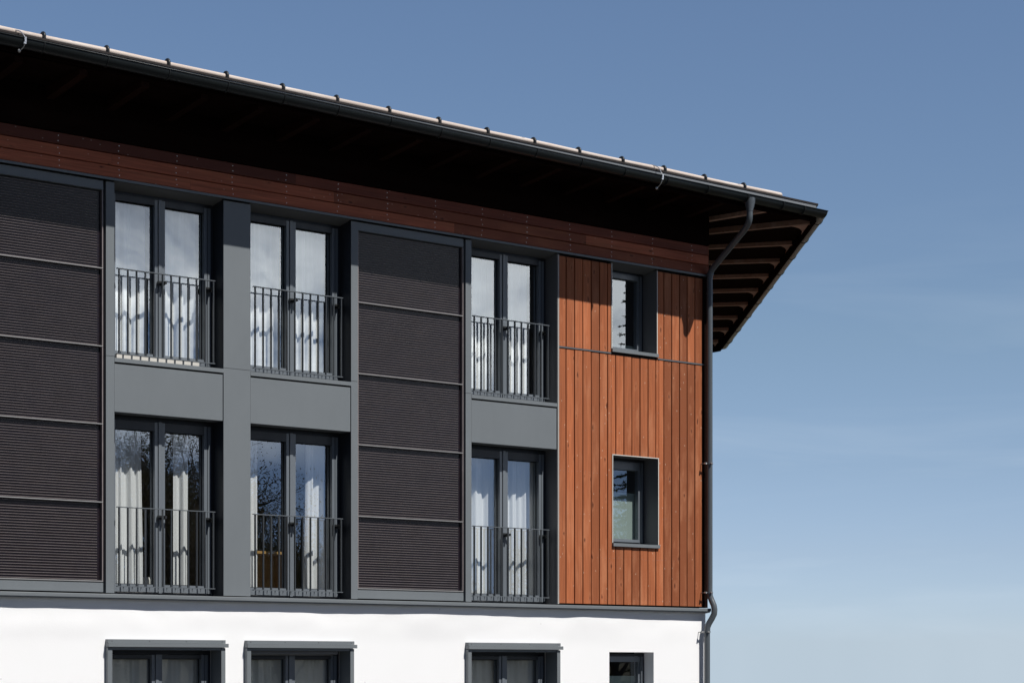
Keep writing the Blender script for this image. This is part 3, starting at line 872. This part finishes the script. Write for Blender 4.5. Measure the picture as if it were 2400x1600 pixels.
# ------------------------------------------------------------------ curtains and things in the rooms
def curtain(x0, x1, z0, z1, folds, amp, seed, label, group=None, y=0.475, mat='curtain', flare=0.0):
    folds *= 0.8; rnd = random.Random(seed); mb = MB(); nx = max(24, int(folds*14)); nz = 12
    ph = [rnd.uniform(0, 6.28) for _ in range(4)]; aw = [rnd.uniform(0.6, 1.25) for _ in range(int(folds)+3)]
    V = []; F = []
    for j in range(nz+1):
        t = j/nz; z = z0+(z1-z0)*t
        for i in range(nx+1):
            s = i/nx
            s2 = s+0.03*math.sin(6.28*s*1.7+ph[0])
            w = aw[int(max(0, s2)*folds)]
            yy = y+0.72*amp*w*math.sin(2*math.pi*folds*s2+ph[1]) + 0.3*amp*math.sin(2*math.pi*folds*2.3*s2+ph[2]+0.8*t)
            x = x0+(x1-x0)*s + flare*(1-t)*(s-0.4)*(x1-x0)
            V.append((x, yy, z))
    for j in range(nz):
        for i in range(nx):
            a = j*(nx+1)+i; F.append((a, a+1, a+nx+2, a+nx+1))
    mb.add(V, F, 0, 0.5, True)
    o = mb.build('curtain', M[mat]); tag(o, label, 'curtain', group or 'curtains hanging inside the windows')
    return o
U0, U1 = 5.83, 7.86; L0, L1 = 2.915, 5.08
curtain(-9.92, -9.27, U0, U1, 4, 0.040, 1, 'white curtain filling the left pane of the upper left balcony door')
curtain(-9.12, -8.50, U0, U1, 4, 0.045, 2, 'white curtain in the right pane of the upper left balcony door, sunlit in streaks')
curtain(-8.00, -7.30, U0, U1, 5, 0.040, 3, 'white curtain in the left pane of the upper middle balcony door')
curtain(-7.18, -6.58, U0, U1, 5, 0.038, 4, 'white curtain in the right pane of the upper middle balcony door')
curtain(-4.44, -3.70, U0, U1, 5, 0.045, 5, 'white curtain in the left pane of the upper right balcony door beside the timber')
curtain(-3.54, -3.10, U0, U1, 4, 0.045, 6, 'white curtain in the right pane of the upper right balcony door beside the timber')
curtain(-9.92, -9.34, L0, L1, 6, 0.040, 7, 'wide white curtain gathered at the left of the lower left balcony door', flare=0.12)
curtain(-8.86, -8.66, L0, L1, 1.3, 0.050, 8, 'narrow white curtain at the right of the lower left balcony door')
curtain(-7.98, -7.60, L0, L1, 2.2, 0.050, 9, 'narrow white curtain at the left of the lower middle balcony door')
curtain(-6.86, -6.58, L0, L1, 2.0, 0.055, 10, 'narrow white curtain at the right of the lower middle balcony door, flaring at its foot', flare=0.3)
curtain(-4.44, -3.62, L0, L1, 5, 0.050, 11, 'white curtain in the left pane of the lower right balcony door beside the timber')
curtain(-3.52, -2.98, L0, L1, 4, 0.055, 12, 'white curtain in the right pane of the lower right balcony door beside the timber')
gl = 'sheer curtains in the ground floor windows'
for i, ((a, b), nm) in enumerate(zip(GW, ('leftmost', 'middle', 'right'))):
    o = 0.16 if i == 1 else 0.0
    curtain(a+0.03+o, (a+b)/2-0.05, 0.36, 2.18, 4, 0.024, 20+i, 'greyish sheer curtain in the left pane of the %s hooded ground floor window' % nm, gl, 0.335, 'sheer')
    curtain((a+b)/2+0.03, b-0.05, 0.36, 2.18, 4, 0.024, 30+i, 'greyish sheer curtain in the right pane of the %s hooded ground floor window' % nm, gl, 0.335, 'sheer')

def film(x0, x1, y, z0, z1, label):
    mb = MB(); mb.box(x0, x1, y, y+0.004, z0, z1); o = mb.build('privacy_screen', M['frost']); tag(o, label, 'screen', 'pale green privacy screens behind the small windows')
film(-1.80, -0.99, 0.43, 3.84, 4.62, 'pale green frosted screen behind the lower half of the lower small timber wall window')
film(-1.80, -0.99, 0.43, 6.70, 6.845, 'low pale screen at the foot of the upper small timber wall window')
film(-1.85, -1.06, 0.34, 0.92, 1.862, 'pale green frosted screen in the small window of the white wall')

D = empty('wooden_desk', (-7.3, 0.85, 2.905)); tag(D, 'low wooden desk with honey coloured top behind the lower middle balcony door', 'desk')
mb = MB(); mb.box(-7.78, -6.95, 0.62, 1.12, 3.50, 3.535); mb.build('desk_top', M['desk'], D)
mb = MB(); mb.box(-7.74, -6.99, 1.06, 1.085, 3.02, 3.498); mb.build('back_panel', M['desk'], D)
for x in (-7.76, -7.005):
    mb = MB(); mb.box(x, x+0.03, 0.66, 1.055, 2.907, 3.498); mb.build('side_panel', M['desk'], D)
Pf = empty('stool', (-9.24, 0.66, 2.905)); tag(Pf, 'small white upholstered stool behind the left railing of the lower left balcony door', 'stool')
mb = MB(); mb.tube([(-9.22, 0.68, 2.99), (-9.22, 0.68, 3.0), (-9.22, 0.68, 3.10), (-9.22, 0.68, 3.14)], [0.115, 0.125, 0.125, 0.11], 20); mb.build('seat', M['pouf'], Pf)
for k in range(4):
    a = math.pi/4+k*math.pi/2
    mb = MB(); mb.tube([(-9.22+0.09*math.cos(a), 0.68+0.09*math.sin(a), 2.907), (-9.22+0.08*math.cos(a), 0.68+0.08*math.sin(a), 2.995)], 0.012, 8); mb.build('leg', M['desk'], Pf)

# ------------------------------------------------------------------ ground
def ground():
    me = MB(); n = 90; V = []; F = []
    def coord(i):
        t = (i/n)*2-1; return math.copysign(abs(t)**2.4, t)*2600
    def h(x, y):
        # plateau round the house, falls away behind it, rises on the street side
        s = 0.6155*x+0.788*y
        z = 0.3
        if s > 16: z -= min(78.0, (s-16)*0.12)
        if s < -60: z += min(16.0, (-s-60)*0.03)
        return z + (0.6*mnoise.noise(Vector((x*0.02, y*0.02, 0))) if abs(x) > 30 or abs(y) > 40 else 0)
    for j in range(n+1):
        for i in range(n+1):
            x, y = coord(i), coord(j); V.append((x, y, h(x, y)))
    for j in range(n):
        for i in range(n):
            a = j*(n+1)+i; F.append((a, a+1, a+n+2, a+n+1))
    me.add(V, F, 0, 0.5, True)
    m, nt, out = newmat('meadow'); N = NT(nt)
    a = N.noise(N.pos(), 0.5, 6, 0.6); b = N.noise(N.pos(), 14, 4, 0.7)
    c = N.mix(a, (0.045, 0.046, 0.032), (0.070, 0.066, 0.050)); c = N.mix(N.math('MULTIPLY', b, 0.5), c, (0.07, 0.06, 0.035))
    bsdf(N, out, c, 0.95, 0, 0.1, N.bump(b, 0.6, 0.05))
    o = me.build('ground', m); tag(o, kind='structure')
ground()
# paved yard in front of the house
mb = MB(); mb.add([(-40, -14, 0.32), (14, -14, 0.32), (14, -0.0, 0.32), (-40, -0.0, 0.32)], [(0, 1, 2, 3)])
M['asphalt'] = mat_flat('asphalt', (0.060, 0.060, 0.058), 0.9, 30, 0.3)
tag(mb.build('paved_yard', M['asphalt']), kind='structure')

# ------------------------------------------------------------------ trees across the street (mirrored in the panes)
def leaf_mat(name, c):
    m, nt, out = newmat(name); N = NT(nt)
    a = N.n('ShaderNodeAttribute', attribute_name='tone')
    cc = N.mix(a.outputs['Fac'], tuple(x*0.5 for x in c), tuple(x*1.5 for x in c))
    d = N.n('ShaderNodeBsdfDiffuse'); t = N.n('ShaderNodeBsdfTranslucent'); N.l(cc, d.inputs[0]); N.l(cc, t.inputs[0])
    mx = N.n('ShaderNodeMixShader'); mx.inputs[0].default_value = 0.3
    N.l(d.outputs[0], mx.inputs[1]); N.l(t.outputs[0], mx.inputs[2]); N.l(mx.outputs[0], out.inputs[0]); return m
M['bark'] = mat_flat('bark', (0.075, 0.062, 0.050), 0.9, 12, 0.4)
M['leaf'] = leaf_mat('leaf_olive', (0.070, 0.072, 0.032)); M['needle'] = leaf_mat('needles', (0.028, 0.042, 0.020))
M['twig'] = leaf_mat('twigs_pale', (0.16, 0.13, 0.10))

def rv(rnd, s=1.0): return Vector((rnd.uniform(-1, 1), rnd.uniform(-1, 1), rnd.uniform(-1, 1)))*s
def broadleaf(x, y, z, H, seed, label, leaves=28000, twigs=1.0):
    rnd = random.Random(seed); T = empty('tree', (x, y, z)); tag(T, label, 'tree', 'trees across the street')
    tr = MB(); tips = []
    def grow(p, d, ln, r, depth):
        pts = [p]; q = p.copy(); dd = d.copy()
        for k in range(3):
            dd = (dd+rv(rnd, 0.18)+Vector((0, 0, 0.05))).normalized(); q = q+dd*ln/3; pts.append(q.copy())
        tr.tube(pts, [r, r*0.85, r*0.72, r*0.6], 6 if depth < 2 else 3, caps=False)
        if depth >= 5 or r < 0.005: tips.append(q); return
        if depth >= 2: tips.append(q)
        for k in range(rnd.choice((2, 3, 3)) if depth else 8):
            a = rnd.uniform(0, 6.28); side = dd.orthogonal().normalized(); side.rotate(__import__('mathutils').Quaternion(dd, a))
            nd = (dd*rnd.uniform(0.5, 0.9)+side*rnd.uniform(0.5, 0.9)).normalized()
            f = rnd.uniform(0.05 if depth == 0 else 0.45, 1.0); base = pts[1].lerp(pts[3], f)
            grow(base, nd, ln*rnd.uniform(0.58, 0.8), r*0.55, depth+1)
    grow(Vector((x, y, z)), Vector((0, 0, 1)), H*0.36, H*0.022, 0)
    tr.build('trunk', M['bark'], T)
    cr = MB()
    for k in range(leaves):
        c = rnd.choice(tips)+rv(rnd, 0.55); s = rnd.uniform(0.018, 0.048); a = rv(rnd).normalized(); b = a.orthogonal().normalized()
        w = rnd.random() < 0.35
        cr.add([c-a*s, c+b*s*0.6, c+a*s, c-b*s*0.6], [(0, 1, 2, 3)], 1 if w else 0, rnd.random())
    cr.build('crown', [M['leaf'], M['twig']], T)
def conifer(x, y, z, H, rad, seed, label):
    rnd = random.Random(seed); T = empty('conifer_tree', (x, y, z)); tag(T, label, 'tree', 'trees across the street')
    tr = MB(); tr.tube([(x, y, z), (x, y, z+H*0.5), (x, y, z+H)], [H*0.016, H*0.010, 0.012], 8)
    cr = MB(); zz = 0.08*H
    while zz < H*0.985:
        t = zz/H; R0 = rad*(1-t)**0.85+0.06
        for k in range(7):
            a = rnd.uniform(0, 6.28); ln = R0*rnd.uniform(0.65, 1.12)
            p0 = Vector((x, y, z+zz)); d = Vector((math.cos(a), math.sin(a), rnd.uniform(-0.28, -0.02)))
            p1 = p0+d*ln*0.6; p2 = p0+d*ln+Vector((0, 0, 0.10*ln))
            tr.tube([p0, p1, p2], [0.025, 0.014, 0.004], 4, caps=False)
            m = int(14+ln*34)
            for q in range(m):
                s = rnd.uniform(0.12, 1.0); c = p0.lerp(p2, s)+Vector((0, 0, -0.04*ln*math.sin(s*3.1)))
                e = (d*0.4+rv(rnd, 0.8)+Vector((0, 0, -0.25))).normalized(); l = rnd.uniform(0.06, 0.17)*(0.6+0.4*(1-s)); sd = e.orthogonal().normalized()*0.014
                cr.add([c-sd, c+e*l*0.5-sd*1.3, c+e*l, c+sd], [(0, 1, 2, 3)], 0, rnd.random())
        zz += 0.26+0.20*(1-t)
    tr.build('trunk', M['bark'], T); cr.build('crown', M['needle'], T)

def at(az, D, x0): a = R(az); return x0+D*math.sin(a), -D*math.cos(a)
def gz(x, y):
    s = 0.6155*x+0.788*y; return 0.3+(min(16.0, (-s-60)*0.03) if s < -60 else 0)
for (az, D, x0, H, sd, lab) in ((26.3, 40, -9.6, 12.0, 1, 'tall loose tree with bare grey branches mirrored in the lower left door'),
                            (28.2, 44, -9.0, 11.6, 2, 'tall olive tree beside the bare one, mirrored in the lower left door'),
                            (29.9, 50, -7.9, 8.6, 3, 'medium tree with sparse crown mirrored in the lower middle door'),
                            (31.6, 52, -7.0, 7.8, 4, 'short bushy tree mirrored low in the lower middle door'),
                            (27.3, 52, -9.3, 13.0, 11, 'broad tree standing behind the two tall trees across the street'),
                            (29.1, 58, -8.6, 10.6, 12, 'second row tree with a round crown behind the medium tree'),
                            (30.8, 60, -7.5, 9.0, 13, 'second row tree with a low crown behind the short bushy tree'),
                            (33.6, 56, -6.2, 6.4, 5, 'lowest bushy tree of the row across the street'),
                            (36.2, 60, -4.2, 6.2, 6, 'low spreading tree near the right end of the row across the street'),
                            (41.0, 34, -1.5, 7.4, 8, 'leafy tree mirrored in the small lower window')):
    x, y = at(az, D, x0); broadleaf(x, y, gz(x, y)-0.1, H, sd, lab)
x, y = at(42.0, 40, -1.35); conifer(x, y, gz(x, y)-0.1, 16.2, 2.3, 9, 'tall dark conifer mirrored in the small upper window')

# ------------------------------------------------------------------ camera, light, sky
cam = bpy.data.cameras.new('camera'); co = bpy.data.objects.new('camera', cam); col.objects.link(co)
co.location = (-21.3897, -22.6117, 2.0); co.rotation_euler = (R(90), 0, -R(37.9859))
cam.sensor_width = 36.0; cam.lens = 36.0*4740/2400; cam.shift_x = 0.0; cam.shift_y = (1561-800)/2400
cam.clip_start = 0.1; cam.clip_end = 9000
scn.camera = co

to_sun = Vector((0.25, -1.0, 1.42)).normalized()
el = math.asin(to_sun.z); az = math.atan2(to_sun.x, to_sun.y)
sl = bpy.data.lights.new('sun', 'SUN'); so = bpy.data.objects.new('sun', sl); col.objects.link(so)
sl.energy = 5.0; sl.angle = R(0.5); sl.color = (1.0, 0.965, 0.91)
so.rotation_euler = (-to_sun).to_track_quat('-Z', 'Y').to_euler(); so.location = (10, -40, 60)

w = bpy.data.worlds.new('World'); scn.world = w; w.use_nodes = True
nt = w.node_tree; nt.nodes.clear(); N = NT(nt)
out = N.n('ShaderNodeOutputWorld'); bg = N.n('ShaderNodeBackground')
sky = N.n('ShaderNodeTexSky'); sky.sky_type = 'NISHITA'; sky.sun_disc = False
sky.sun_elevation = el; sky.sun_rotation = az; sky.altitude = 900; sky.air_density = 1.0; sky.dust_density = 0.6; sky.ozone_density = 1.2
tc = N.n('ShaderNodeTexCoord'); sep = N.n('ShaderNodeSeparateXYZ'); N.l(tc.outputs['Generated'], sep.inputs[0])
zc = N.math('MAXIMUM', sep.outputs[2], 0.012)
cmb = N.n('ShaderNodeCombineXYZ'); N.l(sep.outputs[0], cmb.inputs[0]); N.l(sep.outputs[1], cmb.inputs[1]); N.l(zc, cmb.inputs[2])
nrm = N.n('ShaderNodeVectorMath', operation='NORMALIZE'); N.l(cmb.outputs[0], nrm.inputs[0]); N.l(nrm.outputs[0], sky.inputs[0])
k = 1/1.5
mul = N.ramp(nrm_z := N.math('MAXIMUM', sep.outputs[2], 0.012), [(0.0, (0.735*k, 0.92*k, 1.41*k)), (0.055, (0.76*k, 0.82*k, 1.075*k)), (0.097, (0.79*k, 0.82*k, 0.96*k)),
                               (0.158, (0.835*k, 0.86*k, 0.90*k)), (0.304, (0.88*k, 0.92*k, 0.98*k))])
skyc = N.mix(1.0, sky.outputs[0], mul, 'MULTIPLY')
# unseen south and overhead sky dimmed to cut fill, low band lifted for reflections
ys = N.math('MULTIPLY_ADD', sep.outputs[1], 0.5, 0.5)
fac = N.ramp(ys, [(0.0, 0.24), (0.45, 0.24), (0.68, 1.0)])
sth = N.ramp(ys, [(0.10, 1.0), (0.28, 0.0)])
sth = N.math('MULTIPLY', sth, N.ramp(sep.outputs[0], [(0.30, 0.0), (0.40, 1.0), (0.74, 1.0), (0.84, 0.0)]))
band = N.math('MULTIPLY', sth, N.ramp(sep.outputs[2], [(0.0, 1.0), (0.18, 1.0), (0.25, 0.0)]))
fac = N.math('MULTIPLY_ADD', band, 0.62, fac)
lift = N.math('MULTIPLY', fac, 1.5)
sc = N.n('ShaderNodeVectorMath', operation='SCALE'); N.l(skyc, sc.inputs[0]); N.l(lift, sc.inputs['Scale'])
skyc = N.mix(N.ramp(ys, [(0.40, 1.0), (0.60, 0.0)]), sc.outputs[0], N.mix(1.0, sc.outputs[0], (0.88, 1.0, 1.25), 'MULTIPLY'))  # unseen southern sky tinted bluer for the shade fill
mp = N.n('ShaderNodeMapping'); mp.inputs['Scale'].default_value = (1, 1, 1.6); N.l(nrm.outputs[0], mp.inputs[0])
cn = N.noise(mp.outputs[0], 7.0, 7, 0.6, 0.4)
elev = N.ramp(sep.outputs[2], [(0.095, 0.0), (0.135, 1.0), (0.19, 1.0), (0.26, 0.0)])
cl = N.math('MULTIPLY', N.math('MULTIPLY', N.ramp(cn, [(0.36, 0.0), (0.56, 1.0)]), sth), elev)
c2 = N.mix(cl, skyc, (29.0, 30.0, 30.5))
# thin high streaks low in the north
mp2 = N.n('ShaderNodeMapping'); mp2.inputs['Scale'].default_value = (2.0, 2.0, 16.0); mp2.inputs['Rotation'].default_value = (0.06, -0.05, 0.3); N.l(nrm.outputs[0], mp2.inputs[0])
ci = N.noise(mp2.outputs[0], 2.2, 5, 0.55, 0.5)
st = N.math('MULTIPLY', N.ramp(ci, [(0.46, 0.0), (0.80, 1.0)]), N.ramp(sep.outputs[2], [(0.0, 0.34), (0.10, 0.22), (0.24, 0.0)]))
c2 = N.mix(st, c2, (6.6, 7.6, 8.6))
N.l(c2, bg.inputs[0]); bg.inputs[1].default_value = 0.1
N.l(bg.outputs[0], out.inputs[0])

scn.view_settings.view_transform = 'Standard'; scn.view_settings.look = 'None'; scn.view_settings.exposure = 0; scn.view_settings.gamma = 1
scn.cycles.max_bounces = 8; scn.cycles.transparent_max_bounces = 12; scn.cycles.glossy_bounces = 4; scn.cycles.diffuse_bounces = 4
scn.cycles.use_denoising = True; scn.cycles.sample_clamp_indirect = 6.0
